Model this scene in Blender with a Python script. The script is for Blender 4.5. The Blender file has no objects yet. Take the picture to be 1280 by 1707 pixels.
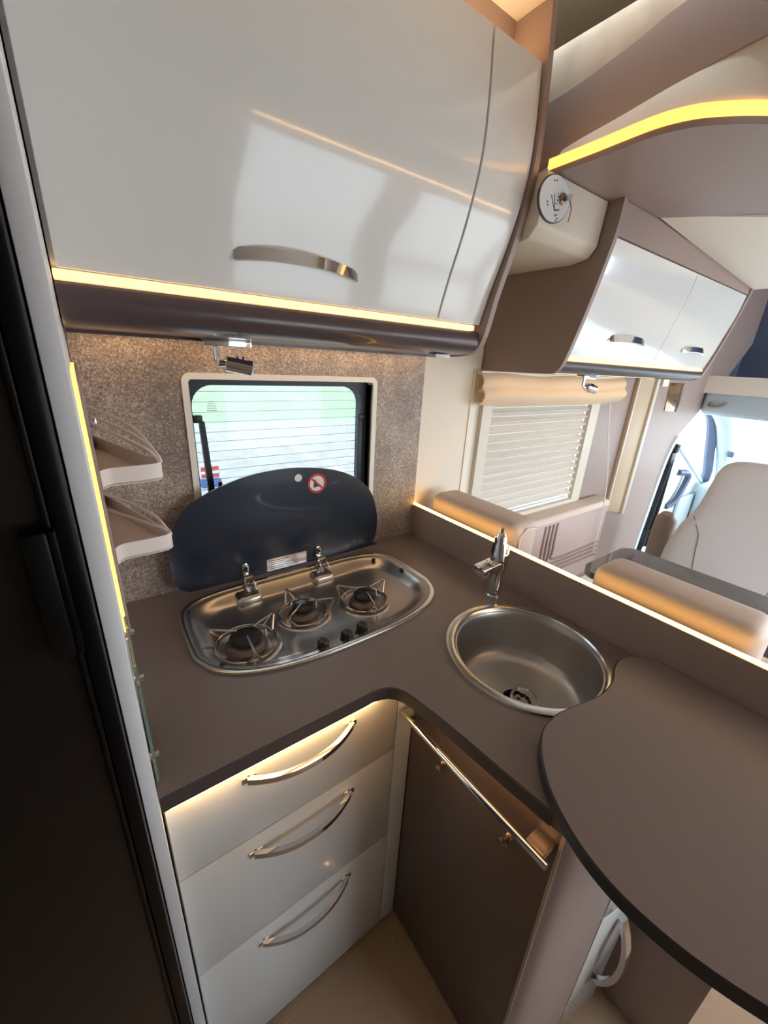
import bpy, bmesh, math, random
from mathutils import Matrix, Vector
random.seed(7)
scene = bpy.context.scene
COL = scene.collection
PI = math.pi

# ------------------------------------------------------------------ camera
cam_d = bpy.data.cameras.new('camera'); cam = bpy.data.objects.new('camera', cam_d); COL.objects.link(cam)
cam_d.sensor_fit = 'HORIZONTAL'; cam_d.sensor_width = 36.0
cam_d.lens = 36.0 * 671.18 / 1280.0
cam_d.clip_start = 0.02
R = [[0.8105326, -0.58340779, 0.05173349], [-0.16579406, -0.31319644, -0.935112], [0.56173806, 0.74936195, -0.35055495]]
CAM = Vector((-0.88986898, -1.02716861, 1.478))
mw = Matrix(((R[0][0], -R[1][0], -R[2][0], CAM.x), (R[0][1], -R[1][1], -R[2][1], CAM.y), (R[0][2], -R[1][2], -R[2][2], CAM.z), (0, 0, 0, 1)))
cam.matrix_world = mw
scene.camera = cam

# ------------------------------------------------------------------ world, exposure
world = bpy.data.worlds.new('overcast_sky'); scene.world = world; world.use_nodes = True
bg = world.node_tree.nodes['Background']
bg.inputs[0].default_value = (0.83, 0.94, 1.04, 1); bg.inputs[1].default_value = 3.4
vs = scene.view_settings
vs.view_transform = 'Standard'; vs.look = 'None'; vs.exposure = 1.35; vs.gamma = 1.0; vs.use_curve_mapping = False

# ------------------------------------------------------------------ materials
def lin(c):
    return tuple(((v / 255) / 12.92 if v <= 10 else ((v / 255 + 0.055) / 1.055) ** 2.4) for v in c)
MATS = {}
def mat(name, rgb, rough=0.5, metal=0.0, coat=0.0, spec=0.5, noise=None, bump=None, emit=None, trans=None, ior=1.45):
    m = bpy.data.materials.new(name); m.use_nodes = True
    nt = m.node_tree; b = nt.nodes['Principled BSDF']
    c = lin(rgb)
    b.inputs['Base Color'].default_value = (*c, 1); b.inputs['Roughness'].default_value = rough
    b.inputs['Metallic'].default_value = metal; b.inputs['Coat Weight'].default_value = coat
    b.inputs['Coat Roughness'].default_value = 0.06; b.inputs['Specular IOR Level'].default_value = spec
    b.inputs['IOR'].default_value = ior
    if trans: b.inputs['Transmission Weight'].default_value = trans
    if emit:
        b.inputs['Emission Color'].default_value = (*lin(emit[0]), 1); b.inputs['Emission Strength'].default_value = emit[1]
    if noise or bump:
        tc = nt.nodes.new('ShaderNodeTexCoord')
    if noise:                       # (scale, second colour, detail, lo, hi)
        n = nt.nodes.new('ShaderNodeTexNoise'); n.inputs['Scale'].default_value = noise[0]; n.inputs['Detail'].default_value = noise[2]
        nt.links.new(tc.outputs['Object'], n.inputs['Vector'])
        r = nt.nodes.new('ShaderNodeValToRGB'); r.color_ramp.elements[0].position = noise[3]; r.color_ramp.elements[1].position = noise[4]
        r.color_ramp.elements[0].color = (*c, 1); r.color_ramp.elements[1].color = (*lin(noise[1]), 1)
        nt.links.new(n.outputs['Fac'], r.inputs['Fac']); nt.links.new(r.outputs['Color'], b.inputs['Base Color'])
    if bump:                        # (scale, strength, distance)
        n2 = nt.nodes.new('ShaderNodeTexNoise'); n2.inputs['Scale'].default_value = bump[0]; n2.inputs['Detail'].default_value = 3
        nt.links.new(tc.outputs['Object'], n2.inputs['Vector'])
        bp = nt.nodes.new('ShaderNodeBump'); bp.inputs['Strength'].default_value = bump[1]; bp.inputs['Distance'].default_value = bump[2]
        nt.links.new(n2.outputs['Fac'], bp.inputs['Height']); nt.links.new(bp.outputs['Normal'], b.inputs['Normal'])
    MATS[name] = m
    return m
def translucent(name, rgb, fac=0.5, transp=0.0):
    m = bpy.data.materials.new(name); m.use_nodes = True; nt = m.node_tree
    for n in list(nt.nodes): nt.nodes.remove(n)
    o = nt.nodes.new('ShaderNodeOutputMaterial'); d = nt.nodes.new('ShaderNodeBsdfDiffuse'); t = nt.nodes.new('ShaderNodeBsdfTranslucent'); x = nt.nodes.new('ShaderNodeMixShader')
    for k in (d, t): k.inputs['Color'].default_value = (*lin(rgb), 1)
    x.inputs[0].default_value = fac; nt.links.new(d.outputs[0], x.inputs[1]); nt.links.new(t.outputs[0], x.inputs[2])
    out = x
    if transp:
        tr = nt.nodes.new('ShaderNodeBsdfTransparent'); x2 = nt.nodes.new('ShaderNodeMixShader'); x2.inputs[0].default_value = transp
        nt.links.new(x.outputs[0], x2.inputs[1]); nt.links.new(tr.outputs[0], x2.inputs[2]); out = x2
    nt.links.new(out.outputs[0], o.inputs[0]); MATS[name] = m
    return m
def pane_mat(name, tint, gloss=0.08):
    m = bpy.data.materials.new(name); m.use_nodes = True; nt = m.node_tree
    for n in list(nt.nodes): nt.nodes.remove(n)
    o = nt.nodes.new('ShaderNodeOutputMaterial'); t = nt.nodes.new('ShaderNodeBsdfTransparent'); g = nt.nodes.new('ShaderNodeBsdfGlossy'); x = nt.nodes.new('ShaderNodeMixShader')
    t.inputs['Color'].default_value = (*tint, 1); g.inputs['Roughness'].default_value = 0.03; x.inputs[0].default_value = gloss
    nt.links.new(t.outputs[0], x.inputs[1]); nt.links.new(g.outputs[0], x.inputs[2]); nt.links.new(x.outputs[0], o.inputs[0]); MATS[name] = m
    return m

mat('worktop', (119, 106, 102), 0.36, noise=(900, (132, 118, 113), 2, 0.35, 0.65), bump=(1400, 0.06, 0.0004))
mat('edge_dark', (40, 42, 48), 0.4)
mat('edge_brown', (74, 66, 66), 0.35)
mat('table_gloss', (58, 55, 60), 0.14, coat=1.0)
mat('white_gloss', (234, 236, 233), 0.14, coat=0.8)
mat('white_satin', (232, 235, 235), 0.28, coat=0.25)
mat('white_panel', (232, 234, 238), 0.4)
mat('channel_beige', (196, 174, 146), 0.5)
mat('seam', (150, 130, 124), 0.7)
mat('brown_trim', (156, 138, 131), 0.45, noise=(700, (164, 145, 137), 2, 0.4, 0.6))
mat('brown_dark', (154, 135, 129), 0.4, noise=(700, (160, 141, 135), 2, 0.4, 0.6))
mat('brown_door', (92, 79, 75), 0.4)
mat('valance_dark', (84, 72, 74), 0.3, coat=0.3)
mat('chrome', (225, 226, 230), 0.06, metal=1.0)
mat('chrome_soft', (205, 205, 205), 0.2, metal=1.0)
mat('steel', (206, 200, 194), 0.26, metal=1.0, bump=(300, 0.02, 0.0005))
mat('steel_sink', (192, 190, 188), 0.36, metal=1.0, bump=(300, 0.02, 0.0005))
mat('wire', (190, 185, 180), 0.2, metal=1.0)
mat('burner_black', (30, 29, 30), 0.4)
mat('burner_base', (120, 108, 100), 0.35, metal=0.8)
mat('knob_black', (24, 24, 26), 0.35)
mat('lid_glass', (30, 39, 53), 0.3, coat=0.3)
mat('mirror_label', (208, 204, 204), 0.2, metal=0.8)
mat('fridge_black', (24, 21, 19), 0.2, spec=0.3)
mat('fridge_frame', (7, 8, 12), 0.35, spec=0.2)
mat('handle_black', (10, 12, 14), 0.35, spec=0.25)
mat('cream', (240, 234, 220), 0.5)
mat('cream_wall', (234, 222, 204), 0.55)
mat('cream_plastic', (216, 208, 192), 0.4, bump=(500, 0.05, 0.0004))
mat('beige_leather', (205, 186, 172), 0.5, bump=(600, 0.1, 0.0005))
mat('mauve_fabric', (186, 166, 160), 0.7, bump=(900, 0.1, 0.0006))
mat('seat_leather', (214, 211, 211), 0.55, bump=(600, 0.08, 0.0005))
mat('arm_taupe', (150, 134, 122), 0.55)
mat('thread', (120, 106, 102), 0.7)
mat('rubber', (40, 46, 56), 0.45)
mat('cab_grey', (190, 206, 214), 0.45)
mat('cab_light', (214, 224, 228), 0.45)
mat('navy', (84, 96, 120), 0.4)
mat('plastic_black', (28, 34, 40), 0.4)
mat('red_print', (190, 40, 48), 0.4)
mat('white_print', (226, 222, 214), 0.45)
mat('ink', (60, 58, 56), 0.5)
mat('label_grey', (214, 218, 220), 0.4)
mat('brass', (176, 156, 132), 0.25, metal=1.0)
mat('bronze_mirror', (176, 138, 110), 0.15, metal=0.9)
mat('rack_plastic', (240, 227, 218), 0.35)
mat('mattress', (196, 178, 156), 0.85, noise=(14, (182, 164, 142), 2, 0.4, 0.65), bump=(200, 0.3, 0.002))
mat('void_brown', (150, 132, 110), 0.8)
mat('gravel', (188, 186, 185), 0.9, noise=(2.5, (166, 164, 163), 8, 0.35, 0.65))
mat('lawn', (156, 178, 146), 0.9, noise=(0.6, (168, 188, 158), 6, 0.35, 0.65))
mat('blue_print', (60, 90, 170), 0.5)
mat('opp_wall', (206, 202, 196), 0.5)
mat('glass_green', (196, 228, 214), 0.05, trans=0.85)
mat('led_gold', (255, 204, 110), 0.5, emit=((255, 196, 100), 0.8))
mat('led_warm', (255, 214, 160), 0.5, emit=((255, 214, 160), 0.5))
mat('led_line', (255, 220, 150), 0.5, emit=((255, 196, 96), 4.5))
mat('led_counter', (255, 224, 170), 0.5, emit=((255, 210, 140), 8.0))
mat('led_bed', (255, 210, 120), 0.5, emit=((255, 166, 76), 1.0))
mat('led_slot', (255, 224, 180), 0.5, emit=((255, 210, 150), 2.6))
mat('led_top', (255, 224, 180), 0.5, emit=((255, 206, 150), 4.0))
mat('led_opp', (255, 214, 160), 0.5, emit=((255, 196, 130), 9.0))
mat('led_rail', (255, 214, 160), 0.5, emit=((255, 190, 120), 7.0))
translucent('blind_fabric', (250, 234, 210), 0.4)
translucent('slat', (230, 224, 216), 0.15)
translucent('flyscreen', (190, 200, 200), 0.5, 0.86)
pane_mat('pane', (0.95, 0.97, 0.96), 0.06)
pane_mat('pane_tinted', (0.54, 0.56, 0.555), 0.05)

# splashback: mottled, lighter flecks on brown-grey
m = mat('splash_stone', (122, 104, 92), 0.45)
nt = m.node_tree; b = nt.nodes['Principled BSDF']; tc = nt.nodes.new('ShaderNodeTexCoord')
n1 = nt.nodes.new('ShaderNodeTexNoise'); n1.inputs['Scale'].default_value = 9; n1.inputs['Detail'].default_value = 4
n2 = nt.nodes.new('ShaderNodeTexNoise'); n2.inputs['Scale'].default_value = 260; n2.inputs['Detail'].default_value = 6; n2.inputs['Distortion'].default_value = 1.2
mp = nt.nodes.new('ShaderNodeMath'); mp.operation = 'MULTIPLY_ADD'; mp.inputs[1].default_value = 0.35
r1 = nt.nodes.new('ShaderNodeValToRGB')
e = r1.color_ramp.elements; e[0].position = 0.55; e[0].color = (*lin((120, 104, 94)), 1); e[1].position = 0.86; e[1].color = (*lin((216, 198, 178)), 1)
k = e.new(0.68); k.color = (*lin((152, 134, 122)), 1)
nt.links.new(tc.outputs['Object'], n1.inputs['Vector']); nt.links.new(tc.outputs['Object'], n2.inputs['Vector'])
nt.links.new(n1.outputs['Fac'], mp.inputs[0]); nt.links.new(n2.outputs['Fac'], mp.inputs[2])
nt.links.new(mp.outputs[0], r1.inputs['Fac']); nt.links.new(r1.outputs['Color'], b.inputs['Base Color'])
bp = nt.nodes.new('ShaderNodeBump'); bp.inputs['Strength'].default_value = 0.15; bp.inputs['Distance'].default_value = 0.001
nt.links.new(n2.outputs['Fac'], bp.inputs['Height']); nt.links.new(bp.outputs['Normal'], b.inputs['Normal'])
# carpet: fine woven ribs
m = mat('carpet', (160, 134, 112), 0.9)
nt = m.node_tree; b = nt.nodes['Principled BSDF']; tc = nt.nodes.new('ShaderNodeTexCoord')
w = nt.nodes.new('ShaderNodeTexWave'); w.inputs['Scale'].default_value = 80; w.inputs['Distortion'].default_value = 1.0; w.inputs['Detail'].default_value = 2; w.bands_direction = 'X'
n1 = nt.nodes.new('ShaderNodeTexNoise'); n1.inputs['Scale'].default_value = 400
ad = nt.nodes.new('ShaderNodeMath'); ad.operation = 'MULTIPLY_ADD'; ad.inputs[1].default_value = 0.5
r1 = nt.nodes.new('ShaderNodeValToRGB'); e = r1.color_ramp.elements
e[0].position = 0.2; e[0].color = (*lin((146, 120, 99)), 1); e[1].position = 1.2; e[1].color = (*lin((184, 158, 134)), 1)
nt.links.new(tc.outputs['Object'], w.inputs['Vector']); nt.links.new(tc.outputs['Object'], n1.inputs['Vector'])
nt.links.new(n1.outputs['Fac'], ad.inputs[0]); nt.links.new(w.outputs['Fac'], ad.inputs[2]); nt.links.new(ad.outputs[0], r1.inputs['Fac']); nt.links.new(r1.outputs['Color'], b.inputs['Base Color'])
bp = nt.nodes.new('ShaderNodeBump'); bp.inputs['Strength'].default_value = 0.4; bp.inputs['Distance'].default_value = 0.002
nt.links.new(w.outputs['Fac'], bp.inputs['Height']); nt.links.new(bp.outputs['Normal'], b.inputs['Normal'])

# ------------------------------------------------------------------ geometry helpers
class MB:
    def __init__(s): s.bm = bmesh.new()
    def _bev(s, geom_faces, bev, seg=2):
        if bev > 0:
            for f in geom_faces: f.normal_update()
            es = {e for f in geom_faces for e in f.edges}
            es = [e for e in es if len(e.link_faces) == 2 and e.calc_face_angle(0) > 0.5]
            bmesh.ops.bevel(s.bm, geom=es, offset=bev, segments=seg, affect='EDGES', profile=0.5)
    def box(s, x0, x1, y0, y1, z0, z1, bev=0.0, seg=2):
        x0, x1 = min(x0, x1), max(x0, x1); y0, y1 = min(y0, y1), max(y0, y1); z0, z1 = min(z0, z1), max(z0, z1)
        v = [s.bm.verts.new(p) for p in ((x0, y0, z0), (x1, y0, z0), (x1, y1, z0), (x0, y1, z0), (x0, y0, z1), (x1, y0, z1), (x1, y1, z1), (x0, y1, z1))]
        fs = [s.bm.faces.new([v[i] for i in f]) for f in ((0, 3, 2, 1), (4, 5, 6, 7), (0, 1, 5, 4), (1, 2, 6, 5), (2, 3, 7, 6), (3, 0, 4, 7))]
        s._bev(fs, bev, seg); return s
    def extr(s, pts, vec, bev=0.0, seg=2):
        """closed polygon of 3-D points extruded by vec"""
        vec = Vector(vec); a = [s.bm.verts.new(p) for p in pts]; c = [s.bm.verts.new(Vector(p) + vec) for p in pts]
        n = len(pts); fs = [s.bm.faces.new(a), s.bm.faces.new(c[::-1])]
        for i in range(n): fs.append(s.bm.faces.new((a[(i + 1) % n], a[i], c[i], c[(i + 1) % n])))
        bmesh.ops.recalc_face_normals(s.bm, faces=fs)
        s._bev(fs, bev, seg); return s
    def sheet(s, rows, closed_u=False, closed_v=False):
        g = [[s.bm.verts.new(p) for p in r] for r in rows]
        for i in range(len(g) - (0 if closed_v else 1)):
            r0, r1 = g[i], g[(i + 1) % len(g)]
            for j in range(len(r0) - (0 if closed_u else 1)):
                k = (j + 1) % len(r0); s.bm.faces.new((r0[j], r0[k], r1[k], r1[j]))
        return s
    def tube(s, path, r, seg=8, closed=False, cap=True, flat=1.0):
        P = [Vector(p) for p in path]; n = len(P); rings = []
        up = None
        for i in range(n):
            if closed: t = P[(i + 1) % n] - P[i - 1]
            else: t = P[min(i + 1, n - 1)] - P[max(i - 1, 0)]
            t.normalize()
            if up is None:
                up = Vector((0, 0, 1)) if abs(t.z) < 0.9 else Vector((1, 0, 0))
            a = up - t * up.dot(t)
            if a.length < 1e-5: a = t.orthogonal()
            a.normalize(); c = t.cross(a); up = a
            rr = r[i] if isinstance(r, (list, tuple)) else r
            rings.append([s.bm.verts.new(P[i] + (a * math.cos(2 * PI * k / seg) * flat + c * math.sin(2 * PI * k / seg)) * rr) for k in range(seg)])
        m = n if closed else n - 1
        for i in range(m):
            r0, r1 = rings[i], rings[(i + 1) % n]
            for k in range(seg): s.bm.faces.new((r0[k], r0[(k + 1) % seg], r1[(k + 1) % seg], r1[k]))
        if cap and not closed: s.bm.faces.new(rings[0][::-1]); s.bm.faces.new(rings[-1])
        return s
    def lathe(s, prof, cx, cy, seg=32, axis=None):
        """prof: (r,z) list, revolved about z at cx,cy"""
        rows = []
        for r, z in prof: rows.append([(cx + r * math.cos(2 * PI * k / seg), cy + r * math.sin(2 * PI * k / seg), z) for k in range(seg)])
        s.sheet(rows, closed_u=True)
        return s
    def plate(s, outer, holes, z0, z1):
        """flat plate in z with holes; loops are (x,y) lists"""
        loops = [outer] + holes
        edges = []
        for lp in loops:
            vs = [s.bm.verts.new((x, y, z1)) for x, y in lp]
            for i in range(len(vs)): edges.append(s.bm.edges.new((vs[i], vs[(i + 1) % len(vs)])))
        r = bmesh.ops.triangle_fill(s.bm, edges=edges, use_beauty=True, use_dissolve=False)
        fs = [f for f in r['geom'] if isinstance(f, bmesh.types.BMFace)]
        ex = bmesh.ops.extrude_face_region(s.bm, geom=fs)
        vv = [v for v in ex['geom'] if isinstance(v, bmesh.types.BMVert)]
        for v in vv: v.co.z = z0
        bmesh.ops.recalc_face_normals(s.bm, faces=s.bm.faces); return s
    def xf(s, M):
        bmesh.ops.transform(s.bm, matrix=M, verts=s.bm.verts); return s
    def build(s, name, material, parent=None, smooth=35):
        me = bpy.data.meshes.new(name); bmesh.ops.recalc_face_normals(s.bm, faces=s.bm.faces); s.bm.to_mesh(me); s.bm.free()
        me.materials.append(MATS[material])
        if smooth:
            for p in me.polygons: p.use_smooth = True
            me.set_sharp_from_angle(angle=math.radians(smooth))
        o = bpy.data.objects.new(name, me); COL.objects.link(o)
        if parent is not None: o.parent = parent; o.matrix_parent_inverse = parent.matrix_world.inverted() if parent.type != 'EMPTY' else Matrix.Translation(-parent.location)
        return o
def tag(o, label, cat, group=None):
    o['label'] = label; o['category'] = cat
    if group: o['group'] = group
    return o
def thing(name, label, cat, loc=(0, 0, 0), group=None):
    o = bpy.data.objects.new(name, None); COL.objects.link(o); o.location = loc; o.empty_display_size = 0.05
    return tag(o, label, cat, group)
def struct(o, label=None):
    o['kind'] = 'structure'
    if label: o['label'] = label
    return o
def sthing(name, loc=(0, 0, 0), label=None):
    o = bpy.data.objects.new(name, None); COL.objects.link(o); o.location = loc; o.empty_display_size = 0.05
    return struct(o, label)
def catmull(pts, n=8):
    out = []; P = [Vector(p) for p in pts]
    for i in range(len(P) - 1):
        p0 = P[max(i - 1, 0)]; p1 = P[i]; p2 = P[i + 1]; p3 = P[min(i + 2, len(P) - 1)]
        for k in range(n):
            t = k / n
            out.append(0.5 * ((2 * p1) + (-p0 + p2) * t + (2 * p0 - 5 * p1 + 4 * p2 - p3) * t * t + (-p0 + 3 * p1 - 3 * p2 + p3) * t ** 3))
    out.append(P[-1]); return out
def rrect(x0, x1, z0, z1, r, n=6):
    out = []
    for cx, cz, a0 in ((x1 - r, z1 - r, 0), (x0 + r, z1 - r, PI / 2), (x0 + r, z0 + r, PI), (x1 - r, z0 + r, 1.5 * PI)):
        for k in range(n + 1):
            a = a0 + PI / 2 * k / n; out.append((cx + r * math.cos(a), cz + r * math.sin(a)))
    return out
def ring_y(mb, inner, outer, y0, y1):
    """frame in the xz plane between two loops of equal length, from y0 to y1"""
    rows = [[(x, y0, z) for x, z in inner], [(x, y0, z) for x, z in outer], [(x, y1, z) for x, z in outer], [(x, y1, z) for x, z in inner]]
    mb.sheet(rows, closed_u=True, closed_v=True); return mb
def superell(cx, cy, a, b, n_front, n_back, N=72, s=0.0):
    out = []
    for k in range(N):
        t = 2 * PI * k / N; c, q = math.cos(t), math.sin(t)
        n = n_back if q > 0 else n_front
        if abs(q) < 0.25: n = n_front + (n_back - n_front) * (q + 0.25) / 0.5
        out.append((cx + (a - s) * math.copysign(abs(c) ** (2 / n), c), cy + (b - s) * math.copysign(abs(q) ** (2 / n), q)))
    return out
def bow(L, depth, h, th, N=20, flat=0.0):
    """bow handle along x, bulging towards -y, band of height h (z) and thickness th"""
    mb = MB(); o, i_ = [], []
    for k in range(N + 1):
        t = -1 + 2 * k / N; y = -depth * (1 - abs(t) ** 2.2)
        o.append((L / 2 * t, y - th)); i_.append((L / 2 * t * 0.97, y))
    rows = []
    for zz in (h / 2, -h / 2): rows.append([(x, y, zz) for x, y in o]); 
    a = [(x, y, h / 2) for x, y in o]; bq = [(x, y, -h / 2) for x, y in o]; c = [(x, y, -h / 2) for x, y in i_]; d = [(x, y, h / 2) for x, y in i_]
    mb.sheet([a, bq, c, d], closed_v=True)
    mb.bm.verts.ensure_lookup_table()
    n1 = N + 1
    vs = list(mb.bm.verts)
    mb.bm.faces.new((vs[0], vs[n1], vs[2 * n1], vs[3 * n1])); mb.bm.faces.new((vs[N], vs[3 * n1 + N], vs[2 * n1 + N], vs[n1 + N]))
    return mb
def T(x, y, z): return Matrix.Translation((x, y, z))
def RZ(a): return Matrix.Rotation(a, 4, 'Z')
def RX(a): return Matrix.Rotation(a, 4, 'X')
def RY(a): return Matrix.Rotation(a, 4, 'Y')

XL, XR = -2.3, 3.6           # rear wall, front of the cab
YO = -2.05                   # opposite side wall
ZK = 2.167                   # kitchen ceiling

# ================================================================== SETTING
struct(MB().box(XL, XR, YO, 0.0, -0.05, 0.0).build('floor', 'carpet'))
# side wall behind the kitchen and dinette with two window openings
W1 = (-0.692, -0.192, 0.975, 1.418); W2 = (0.33, 1.06, 0.86, 1.40)
mb = MB()
def wall_with_holes(mb, x0, x1, z0, z1, y0, y1, holes):
    xs = x0
    for h in holes:
        mb.box(xs, h[0], y0, y1, z0, z1); mb.box(h[0], h[1], y0, y1, z0, h[2]); mb.box(h[0], h[1], y0, y1, h[3], z1); xs = h[1]
    mb.box(xs, x1, y0, y1, z0, z1)
wall_with_holes(mb, XL, 2.05, 0, 2.32, 0.0, 0.035, [W1, W2])
struct(mb.build('wall_back', 'cream_wall'))
# opposite wall: entrance doorway and a window
mb = MB(); wall_with_holes(mb, XL, 2.1, 0, 2.32, YO - 0.04, YO, [(-0.03, 0.78, 0.72, 1.52), (1.05, 1.95, 0.75, 1.5)])
struct(mb.build('wall_front', 'opp_wall'))
struct(MB().box(XL - 0.04, XL, YO, 0, 0, 2.32).build('wall_left', 'opp_wall'))
# ceiling over the kitchen and over the bed
mb = MB(); mb.plate([(XL, YO), (0.0, YO), (0.0, 0), (XL, 0)], [], ZK, ZK + 0.04)
struct(mb.build('ceiling', 'cream'))
struct(MB().box(0.0, 3.46, YO, 0, 2.30, 2.34).build('ceiling_recess', 'void_brown'))

# ------------------------------------------------------------------ kitchen window
w1 = sthing('window_2', (-0.44, 0.0, 0.97), 'kitchen window behind the hob')
mb = MB(); fo = rrect(-0.706, -0.178, 0.962, 1.432, 0.02); fi = rrect(-0.692, -0.192, 0.976, 1.418, 0.008)
ring_y(mb, fi, fo, -0.012, 0.03); mb.build('window_frame', 'cream', w1)
mb = MB(); ring_y(mb, rrect(-0.684, -0.212, 0.99, 1.404, 0.05), rrect(-0.6915, -0.1925, 0.976, 1.4178, 0.003), 0.020, 0.040); mb.build('rubber_seal', 'rubber', w1)
mb = MB(); ring_y(mb, rrect(-0.683, -0.212, 1.0, 1.402, 0.05), rrect(-0.6915, -0.1925, 0.98, 1.4178, 0.01), 0.040, 0.052); mb.build('pane_rim', 'plastic_black', w1)
MB().box(-0.70, -0.185, 0.054, 0.057, 0.985, 1.405).build('pane', 'pane_tinted', w1)
for x0, x1, zt in ((-0.686, -0.664, 1.335), (-0.225, -0.199, 1.325)):        # stays with their heads
    st = MB().box(x0, x1, 0.012, 0.03, zt - 0.018, zt, 0.003).build('stay_head', 'plastic_black', w1)
    xa = x0 + 0.004 if x0 < -0.5 else x0 + 0.002
    mb = MB(); 
    if x0 < -0.5: mb.extr([(-0.672, 0.016, zt - 0.015), (-0.660, 0.016, zt - 0.015), (-0.644, 0.016, 0.985), (-0.662, 0.016, 0.985)], (0, 0.012, 0))
    else: mb.box(x0 + 0.002, x1 - 0.006, 0.014, 0.028, 0.985, zt - 0.015, 0.002); mb.box(x1 - 0.004, x1, 0.014, 0.028, 0.985, zt - 0.015)
    mb.build('stay_arm', 'plastic_black' if x0 < -0.5 else 'rubber', w1)
for x, z in ((-0.636, 1.165), (-0.245, 1.135)):
    MB().box(x - 0.005, x + 0.005, 0.02, 0.03, 0.99, z, 0.002).build('latch', 'plastic_black', w1)
# pleated fly screen: folded sheet with its cords
rows = []; nz = 34
for k in range(nz + 1):
    z = 0.985 + (1.40 - 0.985) * k / nz
    rows.append([(x, 0.034 + (0.004 if k % 2 else 0), z) for x in (-0.684, -0.211)])
MB().sheet(rows).build('fly_screen', 'flyscreen', w1, smooth=0)
mb = MB()
for k in range(1, nz, 2):
    z = 0.985 + (1.40 - 0.985) * k / nz
    mb.box(-0.684, -0.211, 0.0375, 0.0385, z - 0.0005, z + 0.0005)
fl = mb.build('fold_line', 'burner_base', w1); fl['kind'] = 'stuff'
mb = MB()
for i, wd in enumerate((0.012, 0.016, 0.022, 0.022, 0.024)): mb.box(-0.632 - wd / 2, -0.632 + wd / 2, 0.0525, 0.0535, 1.362 - i * 0.0055, 1.3632 - i * 0.0055)
mb.build('pane_print', 'ink', w1)
# splashback panel around it
mb = MB(); wall_with_holes(mb, -0.894, 0.006, 0.895, 1.53, -0.006, -0.0005, [(-0.692, -0.192, 0.976, 1.418)])
tag(mb.build('splashback_panel', 'splash_stone'), 'mottled brown stone-look wall panel around the kitchen window', 'wall panel')

# ------------------------------------------------------------------ dinette window, blind, wall lining
w2 = sthing('window_3', (0.7, 0.0, 0.85), 'dinette window with closed slatted blind')
mb = MB(); ring_y(mb, rrect(0.340, 1.052, 0.868, 1.392, 0.004), rrect(0.288, 1.127, 0.825, 1.44, 0.012), -0.022, 0.002); mb.build('window_frame', 'cream_plastic', w2)
ns = 15; z0b, z1b = 0.884, 1.40; hs = (z1b - z0b) / ns
slat_me = None
for k in range(ns):
    z = z0b + hs * k
    if slat_me is None:
        mb = MB(); mb.extr([(0.341, 0.014, 0), (0.341, -0.012, hs * 0.42), (0.341, -0.014, hs * 0.55), (0.341, 0.010, hs * 0.99), (0.341, 0.014, hs * 0.99), (0.341, -0.007, hs * 0.5), (0.341, 0.018, 0)], (0.709, 0, 0))
        so = mb.build('slat', 'slat', w2, smooth=0); slat_me = so; so.location.z += z
    else:
        c = slat_me.copy(); COL.objects.link(c); c.location.z = slat_me.location.z + hs * k
MB().box(0.341, 1.05, -0.006, 0.014, 0.870, 0.882, 0.002).build('blind_bottom_bar', 'white_panel', w2)
MB().box(0.33, 1.06, 0.028, 0.032, 0.86, 1.40).build('pane', 'pane', w2)
# brown wall lining from the window to the cab opening (curving edge up over the cab door)
def wl(a): return [(x, 0.0, z) for x, z in a]
mb = MB(); mb.extr([(1.128, -0.006, 0.3), (2.10, -0.006, 0.3), (2.14, -0.006, 0.7), (2.185, -0.006, 1.0), (2.24, -0.006, 1.10), (2.49, -0.006, 1.25), (2.78, -0.006, 1.44), (3.07, -0.006, 1.66), (3.40, -0.006, 1.93), (3.40, -0.006, 2.25), (1.128, -0.006, 2.25)], (0, 0.03, 0))
struct(mb.build('trim_1', 'brown_trim'), 'brown wall lining between dinette window and cab')
struct(MB().box(0.237, 0.289, -0.004, 0.0, 0.6, 1.47, 0.001).build('trim_2', 'cream'), 'cream cover strip beside the dinette window')
cz = thing('pillar_channel', 'tall beige channel profile on the brown wall beside the cab opening', 'channel', (1.58, -0.006, 0.67))
mb = MB(); mb.extr([(1.465, -0.006, 0.73), (1.705, -0.006, 0.67), (1.705, -0.006, 1.7), (1.465, -0.006, 1.7)], (0, -0.012, 0), 0.003); mb.build('back_plate', 'channel_beige', cz)
mb = MB(); mb.extr([(1.672, -0.018, 0.675), (1.705, -0.018, 0.67), (1.705, -0.018, 1.7), (1.672, -0.018, 1.7)], (0, -0.014, 0), 0.003); mb.build('front_rail', 'cream_plastic', cz)
mb = MB(); mb.extr([(1.465, -0.018, 0.73), (1.48, -0.018, 0.727), (1.48, -0.018, 1.7), (1.465, -0.018, 1.7)], (0, -0.01, 0), 0.002); mb.build('rear_rail', 'cream_plastic', cz)

# ================================================================== KITCHEN
# worktop: L shape with cut-outs
HOB = (-0.486, -0.245, 0.312, 0.182)
SNK = (-0.192, -0.645, 0.176)
def arc(cx, cy, r, a0, a1, n): return [(cx + r * math.cos(a0 + (a1 - a0) * k / n), cy + r * math.sin(a0 + (a1 - a0) * k / n)) for k in range(n + 1)]
outer = [(-0.895, -0.006), (-0.895, -0.556)] + [(-0.56, -0.556)] + [(-0.54, -0.555), (-0.523, -0.558), (-0.508, -0.564), (-0.496, -0.575), (-0.488, -0.59), (-0.483, -0.61), (-0.474, -0.66), (-0.467, -0.72), (-0.459, -0.80), (-0.450, -0.877), (-0.445, -0.92), (-0.42, -0.94), (-0.06, -0.94), (-0.002, -0.94), (-0.002, -0.006)]
hobcut = superell(*HOB, 2.9, 5, 48, 0.012)
sinkcut = arc(SNK[0], SNK[1], SNK[2] - 0.012, 0, 2 * PI, 48)[:-1]
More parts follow.
